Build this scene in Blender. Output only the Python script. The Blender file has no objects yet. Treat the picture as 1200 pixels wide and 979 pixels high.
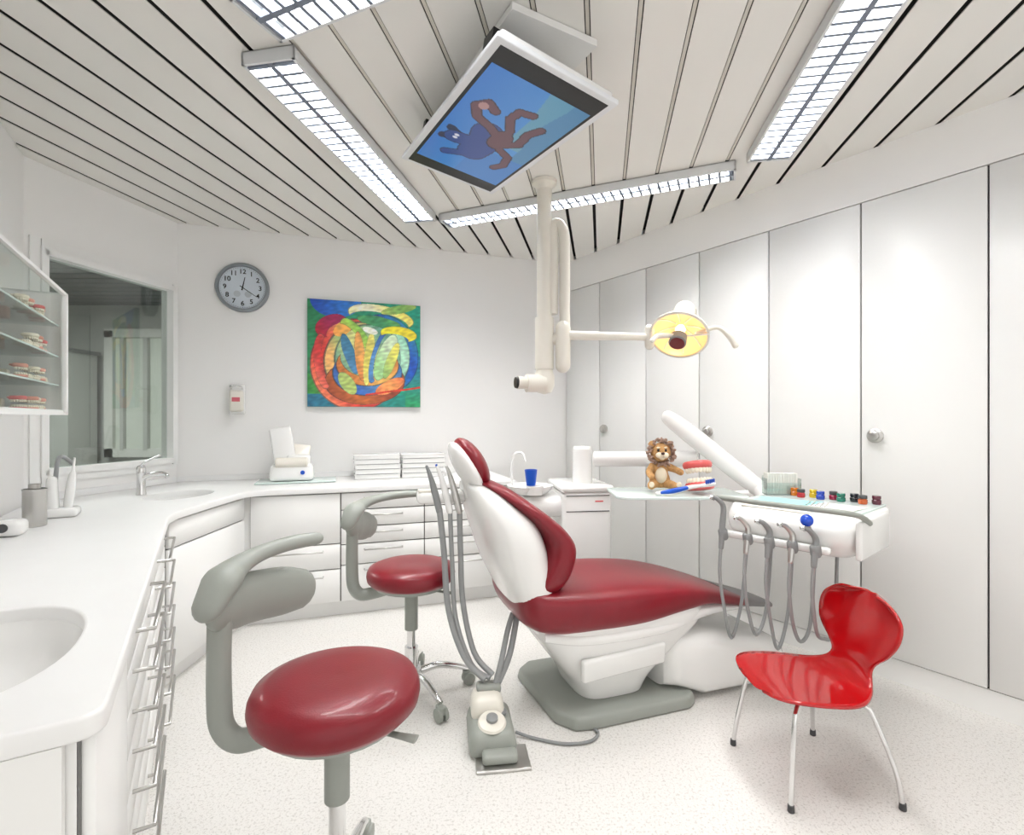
import bpy, bmesh, math, random
from mathutils import Vector, Matrix, Euler, noise
random.seed(7)
sc=bpy.context.scene
try:
    sc.view_settings.view_transform='Standard'
except Exception: pass

# ---------------------------------------------------------------- helpers
def _l(c):
    c=c/255.0
    return c/12.92 if c<=0.04045 else ((c+0.055)/1.055)**2.4
def S(r,g,b): return (_l(r),_l(g),_l(b))
def mat(name,col,rough=.5,metal=0,var=.03,scale=6,bump=0,bscale=60,emis=None,estr=0,trans=0,coat=0,ior=1.45,spec=.5):
    m=bpy.data.materials.new(name); m.use_nodes=True
    nt=m.node_tree; b=nt.nodes['Principled BSDF']
    tc=nt.nodes.new('ShaderNodeTexCoord')
    n=nt.nodes.new('ShaderNodeTexNoise'); n.inputs['Scale'].default_value=scale
    nt.links.new(tc.outputs['Object'],n.inputs['Vector'])
    r=nt.nodes.new('ShaderNodeValToRGB')
    r.color_ramp.elements[0].position=.3; r.color_ramp.elements[1].position=.7
    r.color_ramp.elements[0].color=tuple(c*(1-var) for c in col)+(1,)
    r.color_ramp.elements[1].color=tuple(min(1,c*(1+var)) for c in col)+(1,)
    nt.links.new(n.outputs['Fac'],r.inputs['Fac']); nt.links.new(r.outputs['Color'],b.inputs['Base Color'])
    b.inputs['Roughness'].default_value=rough; b.inputs['Metallic'].default_value=metal
    b.inputs['IOR'].default_value=ior
    b.inputs['Specular IOR Level'].default_value=spec
    if trans: b.inputs['Transmission Weight'].default_value=trans
    if coat: b.inputs['Coat Weight'].default_value=coat; b.inputs['Coat Roughness'].default_value=.08
    if emis: b.inputs['Emission Color'].default_value=tuple(emis)+(1,); b.inputs['Emission Strength'].default_value=estr
    if bump:
        n2=nt.nodes.new('ShaderNodeTexNoise'); n2.inputs['Scale'].default_value=bscale
        nt.links.new(tc.outputs['Object'],n2.inputs['Vector'])
        bp=nt.nodes.new('ShaderNodeBump'); bp.inputs['Strength'].default_value=bump; bp.inputs['Distance'].default_value=.01
        nt.links.new(n2.outputs['Fac'],bp.inputs['Height']); nt.links.new(bp.outputs['Normal'],b.inputs['Normal'])
    return m
def pane(name,tint,refl=.1,mult=.5):
    m=bpy.data.materials.new(name); m.use_nodes=True; nt=m.node_tree
    for x in list(nt.nodes): nt.nodes.remove(x)
    o=nt.nodes.new('ShaderNodeOutputMaterial'); mx=nt.nodes.new('ShaderNodeMixShader')
    t=nt.nodes.new('ShaderNodeBsdfTransparent'); g=nt.nodes.new('ShaderNodeBsdfGlossy')
    t.inputs['Color'].default_value=tuple(tint)+(1,); g.inputs['Roughness'].default_value=.02
    f=nt.nodes.new('ShaderNodeLayerWeight'); f.inputs['Blend'].default_value=.2
    ma=nt.nodes.new('ShaderNodeMath'); ma.operation='MULTIPLY_ADD'; ma.inputs[1].default_value=mult; ma.inputs[2].default_value=refl
    nt.links.new(f.outputs['Fresnel'],ma.inputs[0]); nt.links.new(ma.outputs[0],mx.inputs['Fac'])
    nt.links.new(t.outputs[0],mx.inputs[1]); nt.links.new(g.outputs[0],mx.inputs[2]); nt.links.new(mx.outputs[0],o.inputs['Surface'])
    return m
def attr_mat(name,rough=.5,estr=0,bump=0):
    m=bpy.data.materials.new(name); m.use_nodes=True; nt=m.node_tree; b=nt.nodes['Principled BSDF']
    a=nt.nodes.new('ShaderNodeAttribute'); a.attribute_name='Col'
    b.inputs['Roughness'].default_value=rough
    if estr:
        b.inputs['Base Color'].default_value=(.02,.02,.02,1)
        nt.links.new(a.outputs['Color'],b.inputs['Emission Color']); b.inputs['Emission Strength'].default_value=estr
    else: nt.links.new(a.outputs['Color'],b.inputs['Base Color'])
    if bump:
        n2=nt.nodes.new('ShaderNodeTexNoise'); n2.inputs['Scale'].default_value=40
        tc=nt.nodes.new('ShaderNodeTexCoord'); nt.links.new(tc.outputs['Object'],n2.inputs['Vector'])
        bp=nt.nodes.new('ShaderNodeBump'); bp.inputs['Strength'].default_value=bump; bp.inputs['Distance'].default_value=.005
        nt.links.new(n2.outputs['Fac'],bp.inputs['Height']); nt.links.new(bp.outputs['Normal'],b.inputs['Normal'])
    return m
def empty(name,loc=(0,0,0),rz=0,parent=None,rot=None):
    o=bpy.data.objects.new(name,None); sc.collection.objects.link(o); o.empty_display_size=.1
    o.location=loc; o.rotation_euler=rot if rot else (0,0,rz)
    if parent: o.parent=parent
    return o
def finish(name,me,m,parent,loc,rot,smooth,ang=40):
    o=bpy.data.objects.new(name,me); sc.collection.objects.link(o)
    if m is not None:
        for k in (m if isinstance(m,(list,tuple)) else [m]): me.materials.append(k)
    if loc is not None: o.location=loc
    if rot is not None:
        o.rotation_euler=rot if isinstance(rot,(tuple,list,Euler)) else (0,0,rot)
    if parent: o.parent=parent
    if smooth:
        me.polygons.foreach_set('use_smooth',[True]*len(me.polygons))
        try: me.set_sharp_from_angle(angle=math.radians(ang))
        except Exception: pass
    return o
def mesh(name,v,f,m,parent=None,loc=None,rot=None,smooth=False,ang=40):
    me=bpy.data.meshes.new(name); me.from_pydata([tuple(p) for p in v],[],f)
    bm=bmesh.new(); bm.from_mesh(me); bmesh.ops.recalc_face_normals(bm,faces=bm.faces); bm.to_mesh(me); bm.free()
    me.update()
    return finish(name,me,m,parent,loc,rot,smooth,ang)
def box(name,c,s,m,parent=None,rot=None,bev=0,seg=3,taper=None):
    bm=bmesh.new(); bmesh.ops.create_cube(bm,size=1)
    for v in bm.verts:
        v.co.x*=s[0]; v.co.y*=s[1]; v.co.z*=s[2]
        if taper and v.co.z>0: v.co.x*=taper[0]; v.co.y*=taper[1]
    if bev: bmesh.ops.bevel(bm,geom=bm.edges[:],offset=bev,segments=seg,affect='EDGES',profile=.5,clamp_overlap=True)
    me=bpy.data.meshes.new(name); bm.to_mesh(me); bm.free()
    return finish(name,me,m,parent,c,rot,bool(bev),50)
def boxes(name,lst,m,parent=None,loc=None,rot=None):
    """many plain boxes (center,size) in one mesh"""
    v=[];f=[]
    for c,s in lst:
        b=len(v)
        for dx in(-.5,.5):
            for dy in(-.5,.5):
                for dz in(-.5,.5): v.append((c[0]+dx*s[0],c[1]+dy*s[1],c[2]+dz*s[2]))
        f+=[tuple(b+i for i in q) for q in((0,1,3,2),(4,6,7,5),(0,4,5,1),(2,3,7,6),(0,2,6,4),(1,5,7,3))]
    return mesh(name,v,f,m,parent,loc,rot)
def prism(name,pts,z0,z1,m,parent=None,bev=0,top=True,loc=None,rot=None,taper=1.0):
    n=len(pts); cx=sum(p[0] for p in pts)/n; cy=sum(p[1] for p in pts)/n
    v=[(p[0],p[1],z0) for p in pts]+[(cx+(p[0]-cx)*taper,cy+(p[1]-cy)*taper,z1) for p in pts]
    f=[(i,(i+1)%n,n+(i+1)%n,n+i) for i in range(n)]+[tuple(range(n))[::-1]]
    if top: f.append(tuple(range(n,2*n)))
    me=bpy.data.meshes.new(name); me.from_pydata(v,[],f)
    bm=bmesh.new(); bm.from_mesh(me); bmesh.ops.recalc_face_normals(bm,faces=bm.faces)
    if bev:
        bmesh.ops.bevel(bm,geom=bm.edges[:],offset=bev,segments=3,affect='EDGES',profile=.5,clamp_overlap=True)
    bm.to_mesh(me); bm.free()
    return finish(name,me,m,parent,loc,rot,bool(bev),35)
def cat(pts,sub):
    pts=[Vector(p) for p in pts]
    if sub<=1: return pts
    out=[]
    n=len(pts)
    for i in range(n-1):
        p0=pts[max(i-1,0)];p1=pts[i];p2=pts[i+1];p3=pts[min(i+2,n-1)]
        for k in range(sub):
            t=k/sub
            out.append(.5*((2*p1)+(-p0+p2)*t+(2*p0-5*p1+4*p2-p3)*t*t+(-p0+3*p1-3*p2+p3)*t**3))
    out.append(pts[-1]); return out
def tube(name,pts,r,m,parent=None,seg=12,sub=6,flat=(1,1),loc=None,rot=None,up=None,roundcap=False):
    n=len(pts)
    rr=list(r) if isinstance(r,(list,tuple)) else [r]*n
    P=cat(pts,sub); R=[v.x for v in cat([(q,0,0) for q in rr],sub)]
    if roundcap:
        d0=(P[0]-P[1]).normalized(); d1=(P[-1]-P[-2]).normalized(); r0=R[0]; r1=R[-1]
        pre=[];preR=[];post=[];postR=[]
        for a in (85,65,45,22):
            a=math.radians(a); pre.append(P[0]+d0*r0*math.sin(a)); preR.append(max(r0*math.cos(a),1e-4))
            post.insert(0,P[-1]+d1*r1*math.sin(a)); postR.insert(0,max(r1*math.cos(a),1e-4))
        P=pre+P+post; R=preR+R+postR
    N=len(P); v=[];f=[]
    T=[(P[min(i+1,N-1)]-P[max(i-1,0)]).normalized() for i in range(N)]
    a=Vector(up) if up else (Vector((0,0,1)) if abs(T[0].z)<.9 else Vector((1,0,0)))
    u=(a-T[0]*a.dot(T[0])).normalized()
    for i in range(N):
        if up: a2=Vector(up); u=(a2-T[i]*a2.dot(T[i])).normalized()
        else: u=(u-T[i]*u.dot(T[i])).normalized()
        w=T[i].cross(u)
        for k in range(seg):
            an=2*math.pi*k/seg
            v.append(P[i]+u*math.cos(an)*R[i]*flat[0]+w*math.sin(an)*R[i]*flat[1])
    for i in range(N-1):
        for k in range(seg):
            f.append((i*seg+k,i*seg+(k+1)%seg,(i+1)*seg+(k+1)%seg,(i+1)*seg+k))
    f.append(tuple(range(seg))); f.append(tuple(range((N-1)*seg,N*seg)))
    return mesh(name,v,f,m,parent,loc,rot,True,50)
def loft(name,rings,m,parent=None,loc=None,rot=None,caps=True,subsurf=0,ang=60):
    n=len(rings[0]); v=[p for r in rings for p in r]; f=[]
    for i in range(len(rings)-1):
        for k in range(n): f.append((i*n+k,i*n+(k+1)%n,(i+1)*n+(k+1)%n,(i+1)*n+k))
    if caps: f.append(tuple(range(n))); f.append(tuple(range((len(rings)-1)*n,len(rings)*n)))
    o=mesh(name,v,f,m,parent,loc,rot,True,ang)
    return o
def sel(a,b,n,e=2.5):
    out=[]
    for k in range(n):
        t=2*math.pi*k/n; c=math.cos(t); s=math.sin(t)
        out.append((a*math.copysign(abs(c)**(2/e),c), b*math.copysign(abs(s)**(2/e),s)))
    return out
def interp(tab,sub):
    """smooth interpolate table rows"""
    dim=len(tab[0]); n=len(tab); out=[]
    for i in range(n-1):
        for k in range(sub):
            t=k/sub; row=[]
            for d in range(dim):
                p0=tab[max(i-1,0)][d];p1=tab[i][d];p2=tab[i+1][d];p3=tab[min(i+2,n-1)][d]
                row.append(.5*((2*p1)+(-p0+p2)*t+(2*p0-5*p1+4*p2-p3)*t*t+(-p0+3*p1-3*p2+p3)*t**3))
            out.append(row)
    out.append(list(tab[-1])); return out
def zloft(name,tab,m,parent,e=3,n=40,sub=4,loc=None,rot=None):
    """tab rows: z, s0, s1, halfwidth"""
    rings=[]
    for z,s0,s1,hw in interp(tab,sub):
        rings.append([((s0+s1)/2+a,b,z) for a,b in sel((s1-s0)/2,hw,n,e)])
    return loft(name,rings,m,parent,loc,rot)
def lathe(name,prof,m,parent=None,loc=(0,0,0),rot=None,seg=28,ang=40,smooth=True,caps=True):
    v=[];f=[]
    for r,z in prof:
        r=max(r,1e-4)
        for k in range(seg):
            a=2*math.pi*k/seg; v.append((r*math.cos(a),r*math.sin(a),z))
    for i in range(len(prof)-1):
        for k in range(seg): f.append((i*seg+k,i*seg+(k+1)%seg,(i+1)*seg+(k+1)%seg,(i+1)*seg+k))
    if caps and prof[0][0]>0: f.append(tuple(range(seg)))
    if caps and prof[-1][0]>0: f.append(tuple(range((len(prof)-1)*seg,len(prof)*seg)))
    return mesh(name,v,f,m,parent,loc,rot,smooth,ang)
def ell(name,c,r,m,parent=None,rot=None,seg=24,rings=14,noise_amp=0):
    bm=bmesh.new(); bmesh.ops.create_uvsphere(bm,u_segments=seg,v_segments=rings,radius=1)
    for v in bm.verts:
        k=1+(noise_amp*noise.noise(v.co*4) if noise_amp else 0)
        v.co=Vector((v.co.x*r[0]*k,v.co.y*r[1]*k,v.co.z*r[2]*k))
    me=bpy.data.meshes.new(name); bm.to_mesh(me); bm.free()
    return finish(name,me,m,parent,c,rot,True,80)
def dirrot(d):
    return Vector(d).to_track_quat('Z','Y').to_euler()
def flat_shape(name,outer,holes,z0,z1,m,parent=None,bev=.005):
    cu=bpy.data.curves.new(name,'CURVE'); cu.dimensions='2D'; cu.fill_mode='BOTH'
    for pl in [outer]+holes:
        sp=cu.splines.new('POLY'); sp.points.add(len(pl)-1)
        for i,p in enumerate(pl): sp.points[i].co=(p[0],p[1],0,1)
        sp.use_cyclic_u=True
    cu.extrude=(z1-z0)/2-bev; cu.bevel_depth=bev; cu.bevel_resolution=2
    o=bpy.data.objects.new(name+'_c',cu); sc.collection.objects.link(o)
    dg=bpy.context.evaluated_depsgraph_get(); me=bpy.data.meshes.new_from_object(o.evaluated_get(dg))
    bpy.data.objects.remove(o); me.name=name
    return finish(name,me,m,parent,(0,0,(z0+z1)/2),None,True,40)
class Fr:
    def __init__(s,P,Q):
        s.P=Vector((P[0],P[1],0)); d=Vector((Q[0]-P[0],Q[1]-P[1],0)); s.L=d.length; s.d=d.normalized(); s.n=Vector((-s.d.y,s.d.x,0)); s.a=math.atan2(s.d.y,s.d.x)
    def pt(s,x,y,z=0):
        p=s.P+s.d*x+s.n*y; return (p.x,p.y,z)
def painted(name,w,h,nx,ny,fn,m,parent=None,loc=None,rot=None):
    v=[];f=[];cols=[]
    for j in range(ny+1):
        for i in range(nx+1):
            u=i/nx;t=j/ny; v.append(((u-.5)*w,0,(t-.5)*h))
            c=fn(u,t); cols+= [*S(*[max(0,min(255,q)) for q in c]),1]
    for j in range(ny):
        for i in range(nx):
            a=j*(nx+1)+i; f.append((a,a+1,a+nx+2,a+nx+1))
    me=bpy.data.meshes.new(name); me.from_pydata(v,[],f)
    at=me.color_attributes.new('Col','FLOAT_COLOR','POINT'); at.data.foreach_set('color',cols)
    return finish(name,me,m,parent,loc,rot,False)

# ---------------------------------------------------------------- materials
M={}
M['wall']=mat('wall_paint',S(241,240,238),.7,var=.01,scale=2,bump=.05,bscale=200)
M['ceil']=mat('ceiling_panel',S(228,226,221),.45,var=.015,scale=2)
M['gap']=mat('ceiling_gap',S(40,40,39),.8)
M['lam']=mat('white_laminate',S(241,241,239),.35,var=.008,scale=2)
M['white']=mat('white_plastic',S(236,236,234),.25,var=.01,coat=.3)
M['solid']=mat('solid_surface',S(238,238,237),.3,var=.01)
M['cream']=mat('cream_plastic',S(226,222,211),.3,var=.01,coat=.2)
M['red']=mat('burgundy_leather',S(124,14,30),.38,var=.06,scale=12,bump=.06,bscale=250,coat=.15)
M['chair']=mat('red_lacquer',S(174,5,12),.15,var=.03,coat=.6)
M['gg']=mat('grey_green_plastic',S(150,154,147),.42,var=.02)
M['dgrey']=mat('dark_grey',S(70,70,72),.5)
M['grey']=mat('mid_grey',S(135,137,137),.45)
M['hose']=mat('grey_hose',S(148,150,150),.4)
M['chrome']=mat('chrome',(.75,.75,.75),.12,metal=1,var=.01)
M['steel']=mat('brushed_steel',(.55,.54,.52),.28,metal=1,var=.05)
M['black']=mat('black_plastic',S(18,18,20),.35)
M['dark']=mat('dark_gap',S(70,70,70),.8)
M['glass']=pane('clear_glass',(.90,.94,.93),.08)
M['frost']=mat('glass_shelf',S(214,229,225),.12,var=.02)
M['pane']=pane('window_pane',(.70,.73,.71),.07)
M['pane2']=pane('cabinet_pane',(.96,.98,.97),.01,.12)
M['gum']=mat('pink_gum',S(215,90,88),.3,var=.05,coat=.4)
M['palegum']=mat('pale_gum',S(222,150,130),.4,var=.05)
M['tooth']=mat('tooth',S(238,228,208),.25,var=.02)
M['blue']=mat('blue_plastic',S(10,80,190),.3)
M['paper']=mat('paper',S(235,233,225),.8)
M['teal']=mat('teal_napkin',S(160,214,214),.8,var=.08,scale=40)

# floor: speckled resilient floor
m=bpy.data.materials.new('speckled_floor'); m.use_nodes=True; nt=m.node_tree; b=nt.nodes['Principled BSDF']
tc=nt.nodes.new('ShaderNodeTexCoord')
n1=nt.nodes.new('ShaderNodeTexNoise'); n1.inputs['Scale'].default_value=110; n1.inputs['Detail'].default_value=4
n2=nt.nodes.new('ShaderNodeTexNoise'); n2.inputs['Scale'].default_value=300; n2.inputs['Detail'].default_value=2
for n in(n1,n2): nt.links.new(tc.outputs['Object'],n.inputs['Vector'])
r1=nt.nodes.new('ShaderNodeValToRGB'); r1.color_ramp.elements[0].position=.36; r1.color_ramp.elements[1].position=.46
r1.color_ramp.elements[0].color=S(202,199,194)+(1,); r1.color_ramp.elements[1].color=S(224,222,218)+(1,)
r2=nt.nodes.new('ShaderNodeValToRGB'); r2.color_ramp.elements[0].position=.33; r2.color_ramp.elements[1].position=.40
r2.color_ramp.elements[0].color=(.66,.65,.64,1); r2.color_ramp.elements[1].color=(1,1,1,1)
mx=nt.nodes.new('ShaderNodeMix'); mx.data_type='RGBA'; mx.blend_type='MULTIPLY'; mx.inputs['Factor'].default_value=1
nt.links.new(n1.outputs['Fac'],r1.inputs['Fac']); nt.links.new(n2.outputs['Fac'],r2.inputs['Fac'])
nt.links.new(r1.outputs['Color'],mx.inputs['A']); nt.links.new(r2.outputs['Color'],mx.inputs['B'])
nt.links.new(mx.outputs['Result'],b.inputs['Base Color']); b.inputs['Roughness'].default_value=.35
M['floor']=m

# ---------------------------------------------------------------- room
A=(-2.48,2.60); B=(-2.29,3.50); C=(.50,4.43)
YN=-.6
L0=(-2.48+.6*(2.60-YN),YN); R0=(.5+.7*(4.43-YN),YN)
H=2.60; HT=2.70
poly=[L0,A,B,C,R0]
mesh('floor',[(p[0],p[1],0) for p in poly]+[(p[0],p[1],-.05) for p in poly],[(0,1,2,3,4),(9,8,7,6,5)]+[(i,(i+1)%5,5+(i+1)%5,5+i) for i in range(5)],M['floor'])
def wall(name,P,Q,z0=0,z1=HT,m=None,side=1,t=.1):
    fr=Fr(P,Q)
    box(name,fr.pt(fr.L/2,side*t/2,(z0+z1)/2),(fr.L,t,z1-z0),m or M['wall'],rot=fr.a)
wall('wall_left',L0,A)
wall('wall_back',B,C)
wall('wall_right',C,R0)
fw=Fr(A,B)
wx0,wx1,wz0,wz1=.075,.895,.97,2.15
t=.1
boxes('wall_window',[((wx0/2,t/2,HT/2),(wx0,t,HT)),(((wx1+fw.L)/2,t/2,HT/2),(fw.L-wx1,t,HT)),
  (((wx0+wx1)/2,t/2,wz0/2),(wx1-wx0,t,wz0)),(((wx0+wx1)/2,t/2,(wz1+HT)/2),(wx1-wx0,t,HT-wz1))],M['wall'],loc=(A[0],A[1],0),rot=fw.a)
w=empty('window_1',(A[0],A[1],0),fw.a)
fwid=.035; cx=(wx0+wx1)/2; cz=(wz0+wz1)/2; W=wx1-wx0; Hh=wz1-wz0
boxes('frame',[((wx0+.01,.02,cz),(fwid,.09,Hh+.03)),((wx1-.01,.02,cz),(fwid,.09,Hh+.03)),((cx,.02,wz0+.01),(W-.02,.09,fwid)),((cx,.02,wz1-.01),(W-.02,.09,fwid))],M['lam'],w)
boxes('casing',[((wx0-.03,-.006,cz),(.05,.012,Hh+.11)),((cx,-.006,wz1+.03),(W+.0,.012,.05)),((cx,-.006,wz0-.025),(W,.012,.045))],M['lam'],w)
box('glass_pane',(cx,.03,cz),(W-.03,.006,Hh-.03),M['pane'],w)

# ceiling: metal strip panels with dark open joints
sd=Vector((.172,.985,0)); se=Vector((.985,-.172,0))
v=[];f=[];mi=[]
def addbox(c,sx,sy,z0,z1,k,ks=None):
    b=len(v)
    for a,bb in((-1,-1),(1,-1),(1,1),(-1,1)):
        p=c+se*a*sx/2+sd*bb*sy/2
        v.append((p.x,p.y,z0)); v.append((p.x,p.y,z1))
    ks=k if ks is None else ks
    for q,kk in zip(((0,2,4,6),(1,7,5,3),(0,1,3,2),(2,3,5,4),(4,5,7,6),(6,7,1,0)),(k,k,ks,ks,ks,ks)): f.append(tuple(b+i for i in q)); mi.append(kk)
off=-3.4
while off<4.8:
    addbox(se*off+sd*1.9,.152,7.6,H,H+.004,0)
    addbox(se*off+sd*1.9,.1515,7.6,H+.004,H+.03,0,1)  # strip sides take the gap colour: shade inside the joints painted on
    go=off+.086
    if -1.20<go<.80:      # capped joints between the fittings
        end=3.2-.237*(go+1.03); addbox(se*go+sd*((end-1.9)/2),.0125,end+1.9,H+.003,H+.009,2)
    off+=.172
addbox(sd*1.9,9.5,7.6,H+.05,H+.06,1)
me=bpy.data.meshes.new('ceiling'); me.from_pydata(v,[],f)
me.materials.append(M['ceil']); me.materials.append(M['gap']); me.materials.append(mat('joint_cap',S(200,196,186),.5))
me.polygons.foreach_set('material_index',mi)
bm=bmesh.new(); bm.from_mesh(me)
for P,Q in((L0,A),(A,B),(B,C),(C,R0),(R0,L0)):
    fr=Fr(P,Q)
    bmesh.ops.bisect_plane(bm,geom=bm.verts[:]+bm.edges[:]+bm.faces[:],plane_co=fr.P+fr.n*-.001,plane_no=fr.n,clear_outer=True)
bm.to_mesh(me); bm.free()
o=bpy.data.objects.new('ceiling',me); sc.collection.objects.link(o)

# neighbouring room seen through the window
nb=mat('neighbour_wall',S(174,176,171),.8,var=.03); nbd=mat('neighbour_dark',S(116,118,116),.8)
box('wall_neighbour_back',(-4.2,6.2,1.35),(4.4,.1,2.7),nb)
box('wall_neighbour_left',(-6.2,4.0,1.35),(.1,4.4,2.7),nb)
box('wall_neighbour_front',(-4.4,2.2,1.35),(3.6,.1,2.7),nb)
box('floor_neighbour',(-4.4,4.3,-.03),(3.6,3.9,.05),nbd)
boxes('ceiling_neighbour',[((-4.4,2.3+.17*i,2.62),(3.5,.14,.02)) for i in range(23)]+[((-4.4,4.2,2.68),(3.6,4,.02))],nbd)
w2=empty('window_2',(-4.42,6.1,0))
boxes('frame',[((-.36,0,1.55),(.10,.08,1.5)),((.36,0,1.55),(.10,.08,1.5)),((0,0,.85),(.82,.08,.10)),((0,0,2.27),(.82,.08,.10))],mat('neighbour_frame',S(205,206,200),.5),w2)
boxes('inner_frame',[((-.20,-.02,1.55),(.04,.05,1.34)),((.08,-.02,1.55),(.05,.05,1.34))],nb,w2)
box('bright_pane',(0,.02,1.55),(.64,.02,1.34),mat('daylight_pane',S(180,184,176),.5,emis=S(205,212,198),estr=.3),w2)
bx=empty('neighbour_cupboard',(-5.35,5.85,0)); boxes('doors',[((-.23,0,1.0),(.44,.4,2.0)),((.23,0,1.0),(.44,.4,2.0))],nb,bx); boxes('top',[((0,0,2.02),(.95,.44,.04))],nbd,bx)
ar=bpy.data.lights.new('neighbour_fill','AREA'); ar.energy=135; ar.size=1.2  # unseen fill light without a fitting, added to brighten the neighbouring room
o=bpy.data.objects.new('neighbour_fill_light',ar); o.location=(-4.2,3.9,2.55); sc.collection.objects.link(o)

# ---------------------------------------------------------------- built-in closet on right wall
fr=Fr(C,R0)
cl=empty('built_in_closet',(C[0],C[1],0),fr.a)
bnd=[0.0,.40,.87,1.31,1.77,2.24,2.72,3.20,3.68,4.16,4.64,5.12,5.6,6.1]
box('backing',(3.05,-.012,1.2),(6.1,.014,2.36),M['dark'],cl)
for i in range(len(bnd)-1):
    a,b2=bnd[i],bnd[i+1]
    box('door_panel_%d'%(i+1),((a+b2)/2,-.03,1.23),(b2-a-.008,.022,2.23),M['lam'],cl,bev=.0015,seg=1)
box('frieze',(3.05,-.026,2.475),(6.1,.03,.25),M['wall'],cl)
box('plinth',(3.05,-.018,.054),(6.1,.024,.108),M['lam'],cl)
for i,x in enumerate((.455,1.375,2.305,4.25)):
    lathe('lock_knob_%d'%(i+1),[(.035,0),(.035,.012),(.030,.016),(.023,.018),(.023,.032),(.018,.036),(0,.036)],M['steel'],cl,(x,-.041,1.18),(math.pi/2,0,0))

fb=Fr(B,C)
box('baseboard_back',fb.pt(2.6,-.008,.05),(.6,.014,.1),M['lam'],rot=fb.a)
# ---------------------------------------------------------------- counter
P0=(-.615,.765);P1=(-1.569,2.336);P2=(-1.586,3.07);P3=(0.02,3.605)
F1=Fr(P0,P1);F2=Fr(P1,P2);F3=Fr(P2,P3)
ct=empty('built_in_counter')
ZT=.83
e0=F1.pt(0,.648);e3=F3.pt(F3.L,.62)
def ellp(c,a,b,ang,n=48,e=2.2):
    ca,sa=math.cos(ang),math.sin(ang)
    return [(c[0]+x*ca-y*sa,c[1]+x*sa+y*ca) for x,y in sel(a,b,n,e)]
def blend(P,Q,R,k=.06,n=6):
    P,Q,R=Vector(P[:2]),Vector(Q[:2]),Vector(R[:2]); a=Q+(P-Q).normalized()*k; c=Q+(R-Q).normalized()*k
    return [tuple(((1-t)**2*a+2*t*(1-t)*Q+t*t*c)) for t in [i/n for i in range(n+1)]]
outer=blend(e0,P0,P1,.035)+blend(P0,P1,P2,.12)+blend(P1,P2,P3,.12)+[P3,e3[:2],fb.pt(.02,-.012)[:2],fw.pt(.01,-.012)[:2],e0[:2]]
s1c=F1.pt(.37,.275)[:2]; s2c=(-1.90,2.93)
h1=ellp(s1c,.27,.2,F1.a,56,2.3); h2=ellp(s2c,.21,.16,F2.a,48,2.1)
flat_shape('countertop',outer,[h1,h2],ZT-.036,ZT,M['solid'],ct,.006)
def bowl(name,c,a,b,ang,e):
    rings=[]
    for k,z in((1.03,-.003),(1.0,-.012),(.97,-.04),(.9,-.085),(.75,-.12),(.5,-.138),(.2,-.144),(.05,-.145)):
        rings.append([(x,y,ZT+z) for x,y in ellp(c,a*k,b*k,ang,48,e)])
    return loft(name,rings,M['white'],ct,caps=False)
bowl('sink_basin_1',s1c,.27,.2,F1.a,2.3); bowl('sink_basin_2',s2c,.21,.16,F2.a,2.1)
for nm,fr_,x0,x1 in(('upstand_back',fb,.01,2.05),('upstand_window',fw,.01,.9)):
    box(nm,fr_.pt((x0+x1)/2,-.010,ZT+.02),(x1-x0,.018,.038),M['solid'],ct,rot=fr_.a)
def offpt(P,n1,n2,d):
    k=1+n1.dot(n2); q=Vector((P[0],P[1],0))+(n1+n2)*d/k; return (q.x,q.y)
def carc(d,x0=.03): return [F1.pt(x0,d)[:2],offpt(P1,F1.n,F2.n,d),offpt(P2,F2.n,F3.n,d),F3.pt(F3.L-x0,d)[:2],F3.pt(F3.L-x0,.59)[:2],fb.pt(.03,-.02)[:2],fw.pt(.0,-.02)[:2],F1.pt(x0,.63)[:2]]
prism('carcass',carc(.032),.09,ZT-.037,M['lam'],ct,top=False)
prism('toe_kick',carc(.07,.05),0,.09,M['lam'],ct)
box('end_panel',F1.pt(.016,.345,.44),(.022,.6,.70),M['lam'],ct,rot=F1.a)
box('end_panel_back',F3.pt(F3.L-.016,.3,.44),(.022,.55,.70),M['lam'],ct,rot=F3.a)
cnt=[0]
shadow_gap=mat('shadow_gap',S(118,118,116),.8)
for F,a,b2 in((F1,.03,1.80),(F2,.02,F2.L-.01),(F3,.01,1.64)):
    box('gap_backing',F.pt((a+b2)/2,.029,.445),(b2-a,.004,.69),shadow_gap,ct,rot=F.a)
def front(F,x0,x1,z0,z1,handle=None,g=.0038,ho=.03,hw=None):
    cnt[0]+=1
    box('front_panel_%d'%cnt[0],F.pt((x0+x1)/2,.019,(z0+z1)/2),(x1-x0-2*g,.018,z1-z0-2*g),M['lam'],ct,rot=F.a,bev=.0015,seg=1)
    if handle is not None:
        c=(x0+x1)/2; h=hw or (x1-x0)*.3; z=handle
        tube('handle_%d'%cnt[0],[F.pt(c-h,.012,z),F.pt(c-h,.012-ho,z),F.pt(c+h,.012-ho,z),F.pt(c+h,.012,z)],.005,M['steel'],ct,seg=8,sub=1)
zs=[.79,.695,.60,.505,.41,.315,.22,.10]
front(F1,.03,.43,.10,.79)
for x0,x1 in((.43,1.03),(1.03,1.80)):
    for i in range(7): front(F1,x0,x1,zs[i+1],zs[i],handle=(zs[i]+zs[i+1])/2+.02,ho=.045,hw=.2)
front(F2,.02,F2.L-.012,.66,.79); front(F2,.02,F2.L-.012,.10,.66)
front(F3,.01,.53,.47,.79)
front(F3,.01,.53,.31,.47,handle=.43); front(F3,.01,.53,.10,.31,handle=.27)
for x0,x1 in((.53,1.06),(1.06,1.64)):
    for a,b2 in((.68,.79),(.57,.68),(.46,.57),(.33,.46),(.10,.33)): front(F3,x0,x1,a,b2,handle=b2-.035,hw=.12)

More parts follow.
